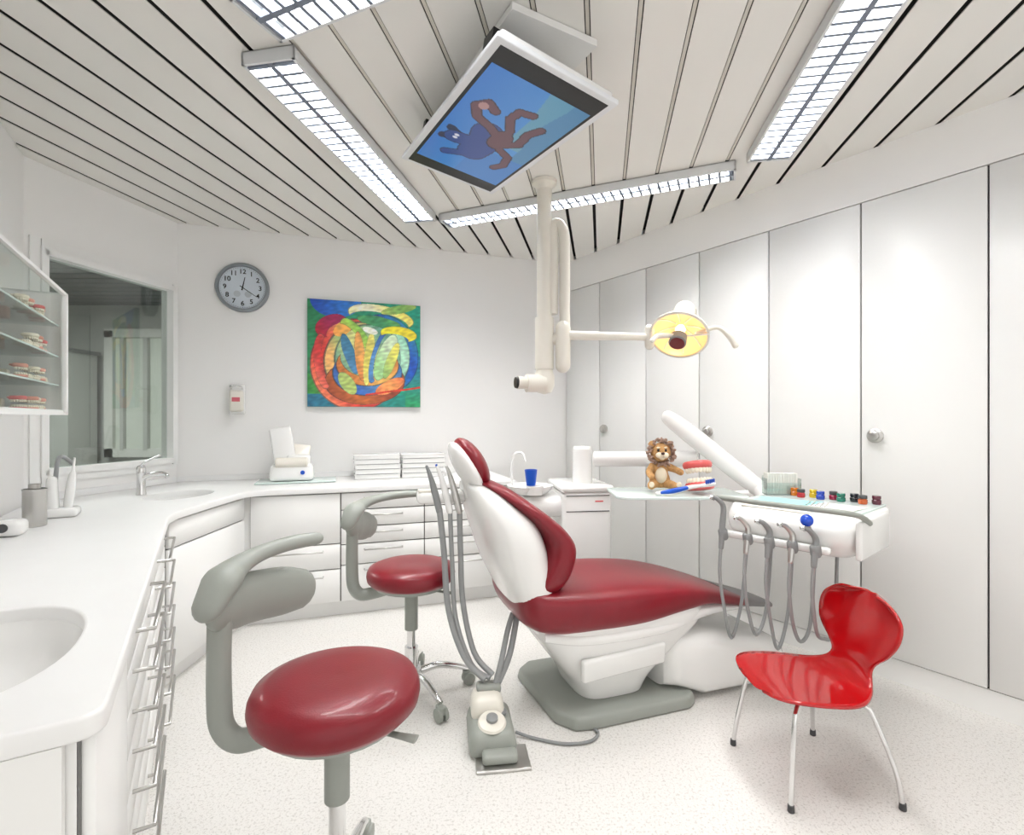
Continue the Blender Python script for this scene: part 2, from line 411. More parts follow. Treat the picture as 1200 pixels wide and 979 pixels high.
fa=empty('sink_faucet',(-2.10,2.90,ZT+.001))
lathe('base',[(.026,0),(.026,.01),(.022,.02),(.021,.11),(.024,.12),(.024,.15),(.018,.165),(0,.17)],M['chrome'],fa)
tube('spout',[(0,0,.09),(.06,0,.115),(.13,0,.12),(.15,0,.10)],[.015,.014,.012,.012],M['chrome'],fa)
tube('lever',[(0,0,.16),(.03,.0,.19),(.10,.01,.225)],[.012,.009,.007],M['chrome'],fa,flat=(.6,1.2))

# ---------------------------------------------------------------- back wall things
ck=empty('wall_clock',fb.pt(.406,-.003,2.185),fb.a)
lathe('rim',[(.172,0),(.172,.035),(.166,.045),(.152,.045),(.148,.03),(.148,.02)],mat('clock_rim',S(140,146,150),.3,metal=.6),ck,rot=(math.pi/2,0,0),seg=48,caps=False)
lathe('dial',[(.15,0),(.15,.02),(0,.02)],mat('clock_dial',S(205,214,222),.5),ck,rot=(math.pi/2,0,0),seg=48)
for i in range(12):
    a=math.radians(90-30*i-30)
    cu=bpy.data.curves.new('t','FONT'); cu.body=str(i+1); cu.size=.046; cu.align_x='CENTER'; cu.align_y='CENTER'; cu.extrude=.0005; cu.offset=.0008
    to=bpy.data.objects.new('t',cu); sc.collection.objects.link(to)
    me=bpy.data.meshes.new_from_object(to.evaluated_get(bpy.context.evaluated_depsgraph_get())); bpy.data.objects.remove(to)
    finish('numeral_%d'%(i+1),me,M['black'],ck,(.112*math.cos(a),-.0215,.112*math.sin(a)),(math.pi/2,0,0),False)
boxes('minute_marks',[((.139*math.cos(math.radians(6*i)),-.0215,.139*math.sin(math.radians(6*i))),(.003,.001,.003)) for i in range(60)],M['black'],ck)
def hand(nm,ang,l,wd,y):
    a=math.radians(90-ang); d=Vector((math.cos(a),0,math.sin(a))); p=Vector((-d.z,0,d.x))*wd/2
    q=[-d*.02-p,-d*.02+p,d*l+p*.5,d*l-p*.5]
    mesh(nm,[(k.x,y,k.z) for k in q]+[(k.x,y-.001,k.z) for k in q],[(0,1,2,3),(4,5,6,7),(0,1,5,4),(1,2,6,5),(2,3,7,6),(3,0,4,7)],M['black'],ck)
hand('hour_hand',12,.075,.009,-.024); hand('minute_hand',124,.11,.006,-.026)
sub=mat('sub_dial_grey',S(182,190,196),.5)
for i,x in enumerate((-.035,.035)): lathe('sub_dial_%d'%(i+1),[(.022,0),(.022,.001),(0,.001)],sub,ck,(x,-.0205,-.045),(math.pi/2,0,0))

def mixc(a,b,t): t=max(0,min(1,t)); return tuple(x*(1-t)+y*t for x,y in zip(a,b))
def E(u,v,cx,cy,rx,ry,rot=0):
    c,s=math.cos(rot),math.sin(rot); x=u-cx;y=v-cy; X=x*c+y*s;Y=-x*s+y*c
    return math.sqrt((X/rx)**2+(Y/ry)**2)
def art(u,v):
    n=noise.noise(Vector((u*5,v*5,3)))*.6; st=noise.noise(Vector((u*18+v*9,v*40-u*12,9)))
    u+=n*.008; v+=n*.008
    c=mixc((40,125,80),(28,155,128),u+.2*n)                                  # green ground
    if E(u,v,.24,1.0,.22,.16)<1: c=mixc((22,65,165),(40,115,195),u*3)        # blue top-left
    if u+v<.32: c=mixc((50,135,65),(140,175,75),u*3)
    if v<.12: c=mixc((45,110,140),(30,140,115),u)
    if u>.86 and v<.5: c=mixc((45,150,95),(35,110,160),v*2)
    def cres(A_,B_,ca,cb,edge=(25,50,60),ew=.5):
        nonlocal c
        d=E(u,v,*A_); e=E(u,v,*B_) if B_ else 9
        if d<1 and e>1:
            c=mixc(ca,cb,.5+.5*math.sin(9*u+7*v))
            if d>.975 or (e<1.025): c=mixc(c,edge,ew)
            return True
        return False
    cres((.42,.40,.40,.44,0),(.49,.42,.35,.39,0),(212,62,55),(232,128,92))
    cres((.49,.42,.35,.39,0),(.54,.44,.31,.35,0),(238,180,110),(140,185,120))
    cres((.54,.44,.31,.35,0),None,(110,165,140),(205,205,130))
    cres((.68,.52,.30,.38,.2),(.58,.50,.31,.38,.2),(30,80,175),(50,150,175))
    cres((.61,.52,.29,.36,.2),(.52,.48,.29,.36,.1),(175,218,190),(90,180,150))
    cres((.50,.24,.36,.22,.05),(.52,.33,.31,.22,.05),(186,100,52),(145,65,45))
    cres((.52,.33,.31,.22,.05),(.52,.40,.28,.20,.05),(60,105,180),(100,150,180))
    cres((.52,.40,.28,.20,.05),(.52,.47,.24,.18,.05),(205,120,60),(232,180,95))
    cres((.20,.76,.15,.10,.5),(.27,.70,.12,.08,.5),(190,34,50),(150,30,80))
    cres((.30,.74,.10,.06,.7),None,(228,105,55),(240,175,85))
    cres((.13,.42,.075,.26,.1),(.185,.42,.065,.24,.1),(205,60,60),(228,125,100))
    cres((.43,.62,.10,.25,.55),(.38,.58,.09,.23,.55),(70,160,75),(185,215,90))
    cres((.36,.50,.05,.20,.3),None,(90,140,190),(60,120,150))
    cres((.45,.48,.045,.24,.1),None,(205,110,60),(228,165,90))
    cres((.53,.46,.045,.26,-.1),None,(235,225,130),(215,205,100))
    cres((.61,.48,.06,.26,-.25),(.65,.48,.06,.24,-.25),(50,95,165),(90,145,195))
    cres((.68,.48,.08,.24,-.35),None,(212,230,195),(160,205,140))
    cres((.73,.45,.045,.19,-.35),None,(236,228,110),(150,190,110))
    cres((.72,.20,.15,.06,.5),None,(205,80,60),(238,155,90))
    cres((.34,.22,.06,.12,.6),None,(175,195,110),(90,150,120))
    cres((.64,.87,.30,.11,-.15),(.62,.81,.27,.10,-.15),(246,242,210),(240,225,110))
    cres((.62,.82,.20,.05,-.15),None,(60,140,90),(120,185,90))
    cres((.80,.71,.17,.075,-.08),(.76,.66,.13,.05,-.08),(240,228,50),(228,208,60))
    cres((.80,.95,.17,.04,.25),None,(210,210,110),(130,180,90))
    if E(u,v,.54,.73,.07,.03,-.3)<1: c=(248,248,232)
    if abs((v-.05)-(u-.1)*.16)<.009 and u>.5: c=(205,60,45)
    k=1.03+.22*st+.08*n
    return tuple(x*k for x in c)
pt=empty('abstract_painting',fb.pt(1.24,0,1.745),fb.a)
box('canvas',(0,-.016,0),(.82,.03,.79),mat('canvas_edge',S(60,110,110),.7,var=.3,scale=20),pt)
painted('picture',.818,.788,260,250,art,attr_mat('oil_paint',.5,0,.15),pt,(0,-.0325,0))

dp=empty('soap_dispenser',fb.pt(.374,0,1.4),fb.a)
box('backplate',(0,-.02,0),(.10,.035,.21),M['white'],dp,bev=.012)
box('bottle',(0,-.05,-.015),(.085,.07,.15),M['cream'],dp,bev=.015)
box('label',(0,-.0862,-.005),(.05,.002,.03),mat('red_label',S(200,100,110),.5),dp)
tube('lever',[(-.035,-.05,.07),(-.03,-.1,.085),(.03,-.1,.085),(.035,-.05,.07)],.006,M['chrome'],dp)

dv=empty('film_processor',(-1.50,3.50,ZT+.001),fb.a)
box('glass_mat',(.03,.01,.006),(.50,.26,.010),M['frost'],dv,bev=.003)
box('base',(0,0,.07),(.28,.19,.11),M['white'],dv,bev=.025,taper=(.95,.8))
box('upright',(-.06,.03,.225),(.14,.05,.30),M['white'],dv,rot=(math.radians(-12),math.radians(-10),0),bev=.015)
box('guide_plate',(.035,.02,.18),(.14,.025,.16),M['cream'],dv,rot=(math.radians(-28),math.radians(8),0),bev=.008)
box('hopper',(.04,-.01,.13),(.15,.09,.10),M['white'],dv,rot=(math.radians(-25),0,0),bev=.02)
lathe('roller',[(.03,-.1),(.035,-.095),(.035,.095),(.03,.1)],M['cream'],dv,(0,-.06,.135),(0,math.pi/2,0))
lathe('button',[(.014,0),(.014,.006),(0,.008)],M['blue'],dv,(.07,-.092,.07),(math.pi/2,0,0))
ty=empty('tray_stack',(-.83,3.80,ZT+.001),fb.a)
for i in range(5):
    for j,x in enumerate((-.165,.165)):
        xx=x+random.uniform(-.006,.006)
        box('tray_%d_%d'%(i+1,j+1),(xx,0,.014+i*.035),(.315,.19,.026),M['white'],ty,bev=.003,seg=2)
        box('tray_lip_%d_%d'%(i+1,j+1),(xx,0,.029+i*.035),(.322,.197,.005),M['white'],ty,bev=.0015,seg=1)
        if i<4: box('tray_gap_%d_%d'%(i+1,j+1),(xx,0,.0335+i*.035),(.29,.17,.005),M['grey'],ty)

# ---------------------------------------------------------------- left wall: display cabinet
L1=Fr(A,L0)
ang=L1.a
dc=empty('display_cabinet',(A[0],A[1],0),ang)
x0,x1,z0,z1,dep=.763,1.65,1.28,1.775,.30
cx=(x0+x1)/2
boxes('case',[((cx,.15,z0+.01),(x1-x0,dep-.004,.02)),((x0+.01,.15,(z0+z1)/2),(.02,dep-.004,z1-z0)),((x1-.01,.15,(z0+z1)/2),(.02,dep-.004,z1-z0)),((cx,.008,(z0+z1)/2),(x1-x0,.012,z1-z0))],M['lam'],dc)
box('glass_lid',(cx,.15,z1-.004),(x1-x0-.04,dep-.02,.006),M['pane2'],dc)
boxes('door_frame',[((x0+.018,dep,(z0+z1)/2),(.036,.016,z1-z0)),((cx,dep,z1-.006),(x1-x0,.016,.012)),((cx,dep,z0+.006),(x1-x0,.016,.012))],M['lam'],dc)
box('glass_door',(cx,dep-.002,(z0+z1)/2),(x1-x0-.05,.005,z1-z0-.03),M['pane2'],dc)
boxes('glass_shelves',[((cx,.15,z),(x1-x0-.05,.26,.006)) for z in(1.40,1.515,1.64)],M['glass'],dc)
boxes('shelf_edges',[((cx,.281,z),(x1-x0-.05,.003,.006)) for z in(1.40,1.515,1.64)],M['frost'],dc)
def denture(name,parent,c,s=1,rz=0,full=True,gum=None):
    """open jaw model: U-shaped gums with rows of teeth; front = -y"""
    gum=gum or M['gum']
    e=empty(name,c,parent=parent); e.rotation_euler=(0,0,rz); e.scale=(s,s,s)
    for k,(zz,up) in enumerate(((.0,1),(.055,-1)) if full else ((0,1),)):
        pts=[(.032*math.cos(a),-.038*math.sin(a),zz+(0 if k==0 else .006)) for a in [math.radians(-10+200*i/12) for i in range(13)]]
        tube('gum_%d'%k,pts,.011,gum,e,seg=10,sub=2,flat=(1.1,.9),roundcap=True)
        box('plate_%d'%k,(0,.004,zz-up*.008),(.056,.05,.010),gum,e,bev=.004)
        for i in range(12):
            a=math.radians(0+180*i/11); wd=.006+.002*abs(math.cos(a))
            ell('tooth_%d_%d'%(k,i),(.033*math.cos(a),-.039*math.sin(a),zz+up*.013+(0 if k==0 else .004)),(wd,wd*.8,.010),M['tooth'],e,rot=(0,0,-a+math.pi/2),seg=8,rings=6)
    return e
k=0
gl=[M['tooth'],M['palegum'],M['tooth'],M['tooth'],M['palegum'],M['gum']]
for z in(1.292,1.405,1.52,1.645):
    for x in(.83,.895,.96,1.025,1.09):
        k+=1; denture('jaw_model_%d'%k,dc,(x+random.uniform(-.006,.006),.235+random.uniform(-.015,.01),z+.009),.62,math.pi+random.uniform(-.5,.5),full=(k%3!=0),gum=gl[k%6])
        if (k%2)==0: box('jaw_box_%d'%k,(x,.12,z+.028),(.045,.05,.045),M['tooth'] if k%4 else M['palegum'],dc,bev=.006)

tb=empty('electric_toothbrush_charger',(-2.00,2.27,ZT+.001),ang)
box('dock',(0,0,.02),(.10,.13,.04),M['white'],tb,bev=.015)
box('dock_back',(0,-.03,.10),(.07,.05,.16),M['white'],tb,bev=.02,taper=(.7,.7))
lathe('brush_body',[(.016,.03),(.018,.06),(.017,.14),(.012,.19),(.006,.2),(.004,.26),(0,.262)],M['white'],tb,(.0,.02,.0),(math.radians(-6),0,0))
box('brush_grip',(0,.041,.12),(.014,.008,.07),M['blue'],tb,bev=.003)
tube('holder_hose',[(-.06,-.03,.02),(-.07,-.03,.18),(-.10,-.02,.26),(-.14,.02,.22)],.009,M['hose'],tb)
tm=empty('steel_canister',(-1.93,2.07,ZT+.001))
lathe('body',[(.036,0),(.038,.003),(.038,.145),(.04,.15),(.036,.152),(.036,.01),(0,.008)],M['steel'],tm)
lathe('inner_cup',[(.02,.01),(.02,.17),(.017,.17),(.017,.02)],M['steel'],tm,(0,0,0))
kt=empty('curing_light_base',(-1.87,1.90,ZT+.001),.4)
box('body',(0,0,.03),(.10,.08,.058),M['white'],kt,bev=.018); lathe('dial',[(.016,0),(.016,.006),(0,.008)],M['dgrey'],kt,(.0,-.041,.035),(math.pi/2,0,0))

# ---------------------------------------------------------------- ceiling lights
lum=mat('tube_glow',(1,1,1),.5,emis=(1,.99,.97),estr=4)
louv=mat('louver_metal',S(112,120,134),.35,var=.02)
frm=mat('fixture_frame',S(215,217,218),.4)
def light(P,Q,W,power):
    f_=Fr(P,Q); L=f_.L; e=empty('ceiling_light',f_.pt(L/2,0,0),f_.a)
    zt,zb=2.597,2.550
    boxes('housing',[((0,0,zt-.002),(L,W,.004)),((0,W/2-.005,(zt+zb)/2),(L,.010,zt-zb)),((0,-W/2+.005,(zt+zb)/2),(L,.010,zt-zb)),((L/2-.005,0,(zt+zb)/2),(.010,W,zt-zb)),((-L/2+.005,0,(zt+zb)/2),(.010,W,zt-zb))],frm,e)
    n=int(L/.052)
    v=[];f=[]
    def wedge(x,y,hx0,hx1,hy0,hy1,z0,z1):
        b=len(v)
        for (hx,hy,z) in((hx0,hy0,z0),(hx1,hy1,z1)):
            v.extend([(x-hx,y-hy,z),(x+hx,y-hy,z),(x+hx,y+hy,z),(x-hx,y+hy,z)])
        f.extend([tuple(b+i for i in q) for q in((0,1,2,3),(7,6,5,4),(0,4,5,1),(1,5,6,2),(2,6,7,3),(3,7,4,0))])
    for i in range(n): wedge(-L/2+L*(i+.5)/n,0,.0065,.001,W/2-.01,W/2-.01,zb+.001,zb+.033)
    wedge(0,0,L/2-.01,L/2-.01,.010,.002,zb+.0005,zb+.035)
    mesh('louver_grid',v,f,louv,e)
    for s in(-1,1):
        tube('lamp_tube_%d'%(s+2),[(-L/2+.02,s*W*.24,zb+.039),(L/2-.02,s*W*.24,zb+.039)],.004,lum,e,sub=1)
    ld=bpy.data.lights.new('lamp','AREA'); ld.shape='RECTANGLE'; ld.size=L*.94; ld.size_y=W*.8; ld.energy=power; ld.color=(1,.985,.965)
    lo=bpy.data.objects.new('lamp',ld); sc.collection.objects.link(lo); lo.parent=e; lo.location=(0,0,zt-.005)
light((-.88,1.84),(-.60,3.36),.21,58)
light((-.45,3.40),(1.18,2.70),.14,66)
light((1.03,1.06),(1.28,2.56),.20,48)
light((-.83,1.66),(.56,1.06),.20,28)

# ---------------------------------------------------------------- TV on ceiling
u=Vector((-.486,.872,.058)).normalized(); vv=Vector((.86,.49,-.138)); vv=(vv-u*vv.dot(u)).normalized(); n=u.cross(vv)
tv=empty('ceiling_television',(-.07,2.055,2.41))
mtx=Matrix((u,vv,n)).transposed(); tv.rotation_euler=mtx.to_euler()
w_,h_=.955,.475
box('back_shell',(0,0,-.022),(w_-.03,h_-.03,.034),M['white'],tv,bev=.012)
box('bezel',(0,0,0),(w_,h_,.018),mat('tv_bezel',S(222,224,226),.3),tv,bev=.004)
box('screen_border',(0,0,.0095),(w_-.05,h_-.05,.002),M['black'],tv)
def sg(u,v,pts,r):
    v=v*.62
    for (a,b2),(c2,d2) in zip(pts[:-1],pts[1:]):
        b2*=.62; d2*=.62
        dx,dy=c2-a,d2-b2; tt=max(0,min(1,((u-a)*dx+(v-b2)*dy)/(dx*dx+dy*dy+1e-9)))
        if math.hypot(u-a-dx*tt,v-b2-dy*tt)<r: return True
    return False
def toon(u,v):
    c=mixc((70,135,190),(34,108,182),v)
    if v<.40+.04*math.sin(u*7) and u>.45: c=mixc((100,145,160),(80,138,165),u)
    if v<.20+.03*math.sin(u*11): c=(66,120,158)
    if u<.35 and v<.55: c=(50,112,175)
    body=[([(.28,.55),(.38,.52),(.50,.58)],.095),([(.22,.60),(.16,.78)],.028),([(.36,.6),(.34,.82)],.055),([(.31,.92),(.33,.8)],.022),([(.41,.90),(.38,.8)],.022)]
    for pts,r in body:
        if sg(u,v,pts,r+.007): c=(10,20,60)
    for pts,r in body[:3]:
        if sg(u,v,pts,r): c=(26,56,122)
    br=[([(.50,.45),(.56,.60),(.60,.78),(.68,.86),(.74,.78),(.70,.68)],.026),([(.48,.40),(.60,.42),(.70,.52),(.78,.50),(.80,.38)],.024),
        ([(.44,.38),(.52,.24),(.64,.26),(.72,.20)],.026),([(.40,.34),(.36,.20),(.26,.16),(.20,.22)],.024),([(.45,.42),(.52,.42)],.06)]
    for pts,r in br:
        if sg(u,v,pts,r+.007): c=(30,14,26)
    for pts,r in br:
        if sg(u,v,pts,r): c=(88,52,62)
    if E(u,v,.70,.80,.03,.05)<1: c=(160,120,118)
    if E(u,v,.335,.80,.012,.026)<1 or E(u,v,.365,.80,.012,.026)<1: c=(205,205,215)
    return c
painted('screen_picture',.74,h_-.075,180,95,toon,attr_mat('screen_glow',.2,.9),tv,(.0,0,.0115),(-math.pi/2,0,math.pi))
boxes('ceiling_bracket',[((0,0,-.09),(.25,.20,.09)),((0,0,-.14),(.08,.08,.03))],M['dgrey'],tv)
boxes('hinge_bracket',[((-.33,-.13,-.08),(.07,.16,.05)),((.30,-.18,-.07),(.03,.05,.07)),((-.30,.17,-.06),(.12,.10,.05))],M['black'],tv)
mb=empty('television_ceiling_mount',(-.02,2.02,2.55),math.radians(119))
box('mount_plate',(0,0,.035),(.7,.34,.025),M['white'],mb)

# ---------------------------------------------------------------- operating lamp
ol=empty('operating_lamp',(0,0,0))
Yl=2.88
lathe('ceiling_flange',[(.07,2.598),(.07,2.58),(.05,2.565),(.043,2.55)],M['cream'],ol,(.182,Yl,0))
tube('ceiling_pole',[(.182,Yl,2.59),(.182,Yl,1.80)],.042,M['cream'],ol,sub=1,seg=24)
tube('pole_sleeve',[(.182,Yl,1.83),(.182,Yl,1.54)],.053,M['cream'],ol,sub=1,seg=24)
lathe('swivel_head',[(0,1.55),(.045,1.54),(.058,1.50),(.058,1.45),(.04,1.41),(0,1.40)],M['cream'],ol,(.182,Yl,0))
tube('camera_body',[(.18,Yl-.02,1.46),(.08,Yl-.05,1.46)],[.05,.05],M['cream'],ol,sub=1,seg=24,roundcap=False)
tube('camera_barrel',[(.09,Yl-.05,1.46),(.03,Yl-.07,1.462)],[.032,.036],M['cream'],ol,sub=1,seg=24)
tube('camera_lens',[(.031,Yl-.07,1.462),(.018,Yl-.074,1.462)],[.033,.030],M['black'],ol,sub=1,seg=24)
tube('spring_arm',[(.225,Yl,1.70),(.29,Yl-.01,1.76),(.295,Yl-.01,1.9),(.295,Yl-.01,2.22),(.285,Yl-.01,2.32),(.255,Yl,2.36),(.232,Yl,2.32),(.230,Yl,2.1),(.228,Yl,1.85)],.030,M['cream'],ol,sub=5,seg=16)
tube('arm_knuckle',[(.285,Yl-.02,1.77),(.285,Yl-.02,1.56)],.042,M['cream'],ol,sub=1,seg=20,roundcap=True)
tube('horizontal_arm',[(.28,Yl-.02,1.73),(.78,Yl-.05,1.715)],[.027,.02],M['cream'],ol,sub=1,seg=16)
hd=Vector((.91,2.78,1.73)); ax=Vector((-.34,-.60,-.72)).normalized()
tube('arm_joint',[(.76,Yl-.05,1.76),(.76,Yl-.05,1.67)],.026,M['cream'],ol,sub=1,seg=16,roundcap=True)
glow=mat('warm_reflector',S(225,195,150),.3,emis=S(255,188,115),estr=.36)
glow2=mat('lamp_glow',S(255,240,210),.3,emis=S(255,220,165),estr=3)
hr=dirrot(ax)
h=empty('lamp_head',hd,parent=ol,rot=hr)
lathe('reflector',[(.02,-.075),(.07,-.065),(.115,-.04),(.143,-.005),(.150,.02),(.146,.022),(.138,.0),(.11,-.03),(.065,-.052),(.02,-.06)],glow,h,seg=40)
lathe('reflector_rim',[(.143,.010),(.155,.014),(.157,.026),(.145,.029)],M['cream'],h,seg=40,caps=False)
for i in range(8):
    a=2*math.pi*i/8; tube('reflector_rib_%d'%(i+1),[(.03*math.cos(a),.03*math.sin(a),-.054),(.09*math.cos(a),.09*math.sin(a),-.038),(.14*math.cos(a),.14*math.sin(a),.006)],.004,M['cream'],h,seg=6,sub=3)
lathe('bulb',[(0,.01),(.025,.0),(.028,-.03),(.02,-.05)],glow2,h)
lathe('bulb_shield',[(.032,.03),(.044,.035),(.046,.085),(.038,.09),(0,.09)],M['grey'],h,seg=24)
lathe('shield_cap',[(.038,.0905),(.038,.094),(0,.095)],mat('dark_red_cap',S(110,32,36),.3),h,seg=24)
lathe('lamp_housing',[(.02,-.06),(.055,-.07),(.06,-.10),(.062,-.18),(.055,-.22),(.035,-.24),(0,-.245)],M['cream'],h,(0,.0,0))
boxes('housing_fins',[((0,0,-.11-.015*i),(.135,.03,.004)) for i in range(6)],M['cream'],h)
boxes('shield_struts',[((.09,0,.03),(.13,.008,.006)),((-.09,0,.03),(.13,.008,.006))],M['white'],h)
tube('yoke',[(.76,2.83,1.715),(.80,2.86,1.78),(.90,2.90,1.83),(1.02,2.88,1.79),(1.06,2.82,1.72)],.018,M['cream'],ol,sub=6)
tube('handle_right',[(.99,2.74,1.72),(1.08,2.70,1.745),(1.13,2.67,1.70),(1.16,2.66,1.645)],[.012,.012,.016,.016],M['cream'],ol,roundcap=True)
tube('handle_left',[(.87,2.74,1.71),(.77,2.68,1.70),(.73,2.66,1.67)],[.010,.011,.013],M['cream'],ol,roundcap=True)
pl=bpy.data.lights.new('operating_bulb','POINT'); pl.energy=.9; pl.color=(1,.76,.5); pl.shadow_soft_size=.02
po=bpy.data.objects.new('operating_bulb',pl); sc.collection.objects.link(po); po.parent=h; po.location=(0,0,.02)

# ---------------------------------------------------------------- stools
def stool(x,y,rz,zt,a0,a1,armend):
    e=empty('dentist_stool',(x,y,0),rz); d=zt-.60
    lathe('seat',[(0,.515+d),(.15,.515+d),(.182,.52+d),(.196,.535+d),(.200,.555+d),(.198,.57+d),(.189,.588+d),(.158,.600+d),(.10,.604+d),(.04,.603+d),(0,.602+d)],M['red'],e,seg=56,ang=80)
    lathe('seat_pan',[(.0,.49+d),(.10,.49+d),(.16,.50+d),(.165,.514+d)],M['gg'],e)
    tube('gas_column',[(0,0,.50+d),(0,0,.30+d)],.030,M['gg'],e,sub=1,seg=20)
    tube('gas_piston',[(0,0,.31+d),(0,0,.10)],.020,M['chrome'],e,sub=1,seg=20)
    tube('base_sleeve',[(0,0,.22),(0,0,.07)],.030,M['chrome'],e,sub=1,seg=20)
    lathe('hub',[(0,.055),(.04,.06),(.05,.09),(.045,.12),(.032,.13)],M['chrome'],e)
    tube('lift_lever',[(.05,-.02,.49+d),(.15,-.05,.487+d),(.205,-.065,.485+d)],[.006,.007,.010],M['gg'],e,flat=(.6,1.5))
    for i in range(5):
        a=math.radians(72*i+20); c,s=math.cos(a),math.sin(a)
        tube('leg_%d'%(i+1),[(.03*c,.03*s,.10),(.12*c,.12*s,.115),(.21*c,.21*s,.095),(.265*c,.265*s,.075)],[.018,.016,.014,.012],M['chrome'],e)
        for k in(-1,1):
            lathe('wheel_%d_%d'%(i+1,k+2),[(.012,-.010),(.028,-.008),(.030,0),(.028,.008),(.012,.010)],M['gg'],e,(.27*c-s*.014*k,.27*s+c*.014*k,.030),(math.pi/2,0,a))
        box('caster_hood_%d'%(i+1),(.268*c,.268*s,.05),(.05,.03,.035),M['gg'],e,rot=(0,0,a),bev=.008)
    R=.262
    P=lambda an,r,z:(r*math.cos(math.radians(an)),r*math.sin(math.radians(an)),z+d)
    tube('support_bar',[P(a0,.10,.485),P(a0,.18,.462),P(a0,.235,.455),P(a0,.268,.49),P(a0,.275,.56),P(a0,.275,.70),P(a0,.27,.84)],[.028,.028,.029,.029,.029,.028,.030],M['gg'],e,flat=(1,.8))
    seg=[a0+(a1-a0)*i/8 for i in range(9)]
    tube('back_pad',[P(a,R+.01,.775-.004*i) for i,a in enumerate(seg)],[.050,.056,.060,.060,.060,.060,.060,.058,.052],M['gg'],e,seg=20,sub=3,flat=(1.12,.62),up=(0,0,1),roundcap=True)
    seg=[a0+5+(armend-a0)*i/8 for i in range(9)]
    tube('arm_rest',[P(seg[0]+6,R+.015,.80)]+[P(a,R,.840+.010*i-.0006*i*i) for i,a in enumerate(seg)],[.04,.046,.040,.034,.029,.027,.026,.026,.026,.023],M['gg'],e,seg=16,sub=3,flat=(.75,1.0),up=(0,0,1),roundcap=True)
    lathe('joint_cap',[(.03,0),(.03,.012),(.02,.016),(0,.017)],M['gg'],e,P(a0,.30,.80),dirrot((math.cos(math.radians(a0)),math.sin(math.radians(a0)),0)))
    return e
stool(-.427,1.25,0,.640,185,132,117)
stool(-.462,2.35,0,.60,178,150,92)

# ---------------------------------------------------------------- patient chair
pc=empty('dental_patient_chair',(.14,2.30,0),math.radians(19.1))
ch=[(-.03,-.18),(.03,-.265),(.10,-.28),(.58,-.28),(.63,-.25),(.64,-.15),(.64,.2),(.55,.28),(.02,.28),(-.05,.22)]
prism('base_plate',ch,0,.055,M['gg'],pc,bev=.015,taper=.97)
rings=[]
for s,zt,y0,y1 in((.50,.27,-.20,.26),(.56,.31,-.24,.29),(.70,.305,-.25,.30),(.95,.25,-.25,.30),(1.13,.20,-.24,.29),(1.18,.18,-.20,.25)):
    zb=.0005 if s>.66 else .0555
    rings.append([(s,(y0+y1)/2+a,zb+(zt-zb)*(b+1)/2) for a,b in sel((y1-y0)/2,1,36,5)])
loft('pedestal_box',rings,M['white'],pc)
zloft('lower_body',[(.0565,.12,.44,.17),(.12,.09,.47,.19),(.20,.03,.54,.225),(.28,-.03,.64,.245),(.35,-.08,.72,.262),(.41,-.11,.74,.268),(.45,-.11,.70,.25)],M['white'],pc,e=4)
box('body_side_panel',(.27,-.240,.24),(.40,.03,.10),M['white'],pc,rot=(math.radians(10),math.radians(-4),0),bev=.012)
def xloft(name,tab,m,e=3.2,n=44,sub=5,dish=0):
    rings=[]
    for s,hw,zt,zb in interp(tab,sub):
        r=[]
        for a,b in sel(1,1,n,e):
            z=(zt+zb)/2+b*(zt-zb)/2
            if b>0: z-=dish*(1-a*a)*(zt-zb)
            r.append((s,a*hw,z))
        rings.append(r)
    return loft(name,rings,m,pc)
xloft('seat_cushion',[(-.185,.12,.575,.51),(-.18,.20,.60,.46),(-.14,.26,.61,.405),(-.05,.285,.60,.372),(.12,.29,.585,.36),(.35,.29,.575,.362),(.55,.27,.55,.385),(.72,.235,.505,.40),(.88,.20,.45,.375),(.98,.17,.41,.35),(1.0,.15,.40,.355)],M['red'],dish=.12)
xloft('seat_shell',[(-.08,.22,.41,.34),(.1,.27,.40,.32),(.45,.27,.40,.32),(.7,.23,.425,.35),(.9,.18,.385,.345),(1.0,.14,.36,.335)],M['white'])
xloft('foot_rest',[(.95,.172,.418,.35),(1.05,.155,.385,.335),(1.15,.13,.355,.315),(1.22,.10,.330,.30),(1.25,.05,.315,.30)],mat('foot_pad',S(120,118,118),.45))
zloft('backrest_shell',[(.30,-.03,.12,.17),(.38,-.10,.12,.22),(.46,-.165,.08,.245),(.55,-.215,.0,.25),(.65,-.265,-.03,.258),(.75,-.30,-.055,.268),(.84,-.33,-.10,.262),(.91,-.35,-.18,.235),(.96,-.362,-.24,.19),(.985,-.366,-.28,.14),(.995,-.36,-.30,.08)],M['white'],pc,e=3)
zloft('backrest_cushion',[(.54,-.14,-.06,.14),(.55,-.16,-.01,.22),(.60,-.14,.035,.262),(.67,-.10,.06,.278),(.74,-.08,.062,.285),(.80,-.10,.025,.284),(.86,-.155,-.04,.272),(.92,-.225,-.12,.246),(.97,-.29,-.19,.20),(.995,-.32,-.235,.15),(1.005,-.32,-.26,.09)],M['red'],pc,e=3)
hrst=empty('headrest',(-.345,0,1.07),parent=pc,rot=(0,math.radians(-30),0))
ell('head_cushion',(.014,0,0),(.052,.135,.12),M['red'],hrst)
ell('head_shell',(-.018,0,-.005),(.040,.138,.125),M['white'],hrst)
tube('head_post',[(-.325,0,.94),(-.345,0,1.0),(-.35,0,1.05)],[.035,.03,.03],M['white'],pc,flat=(1,2))
box('logo_mark',(.98,-.2515,.14),(.05,.003,.01),M['grey'],pc)

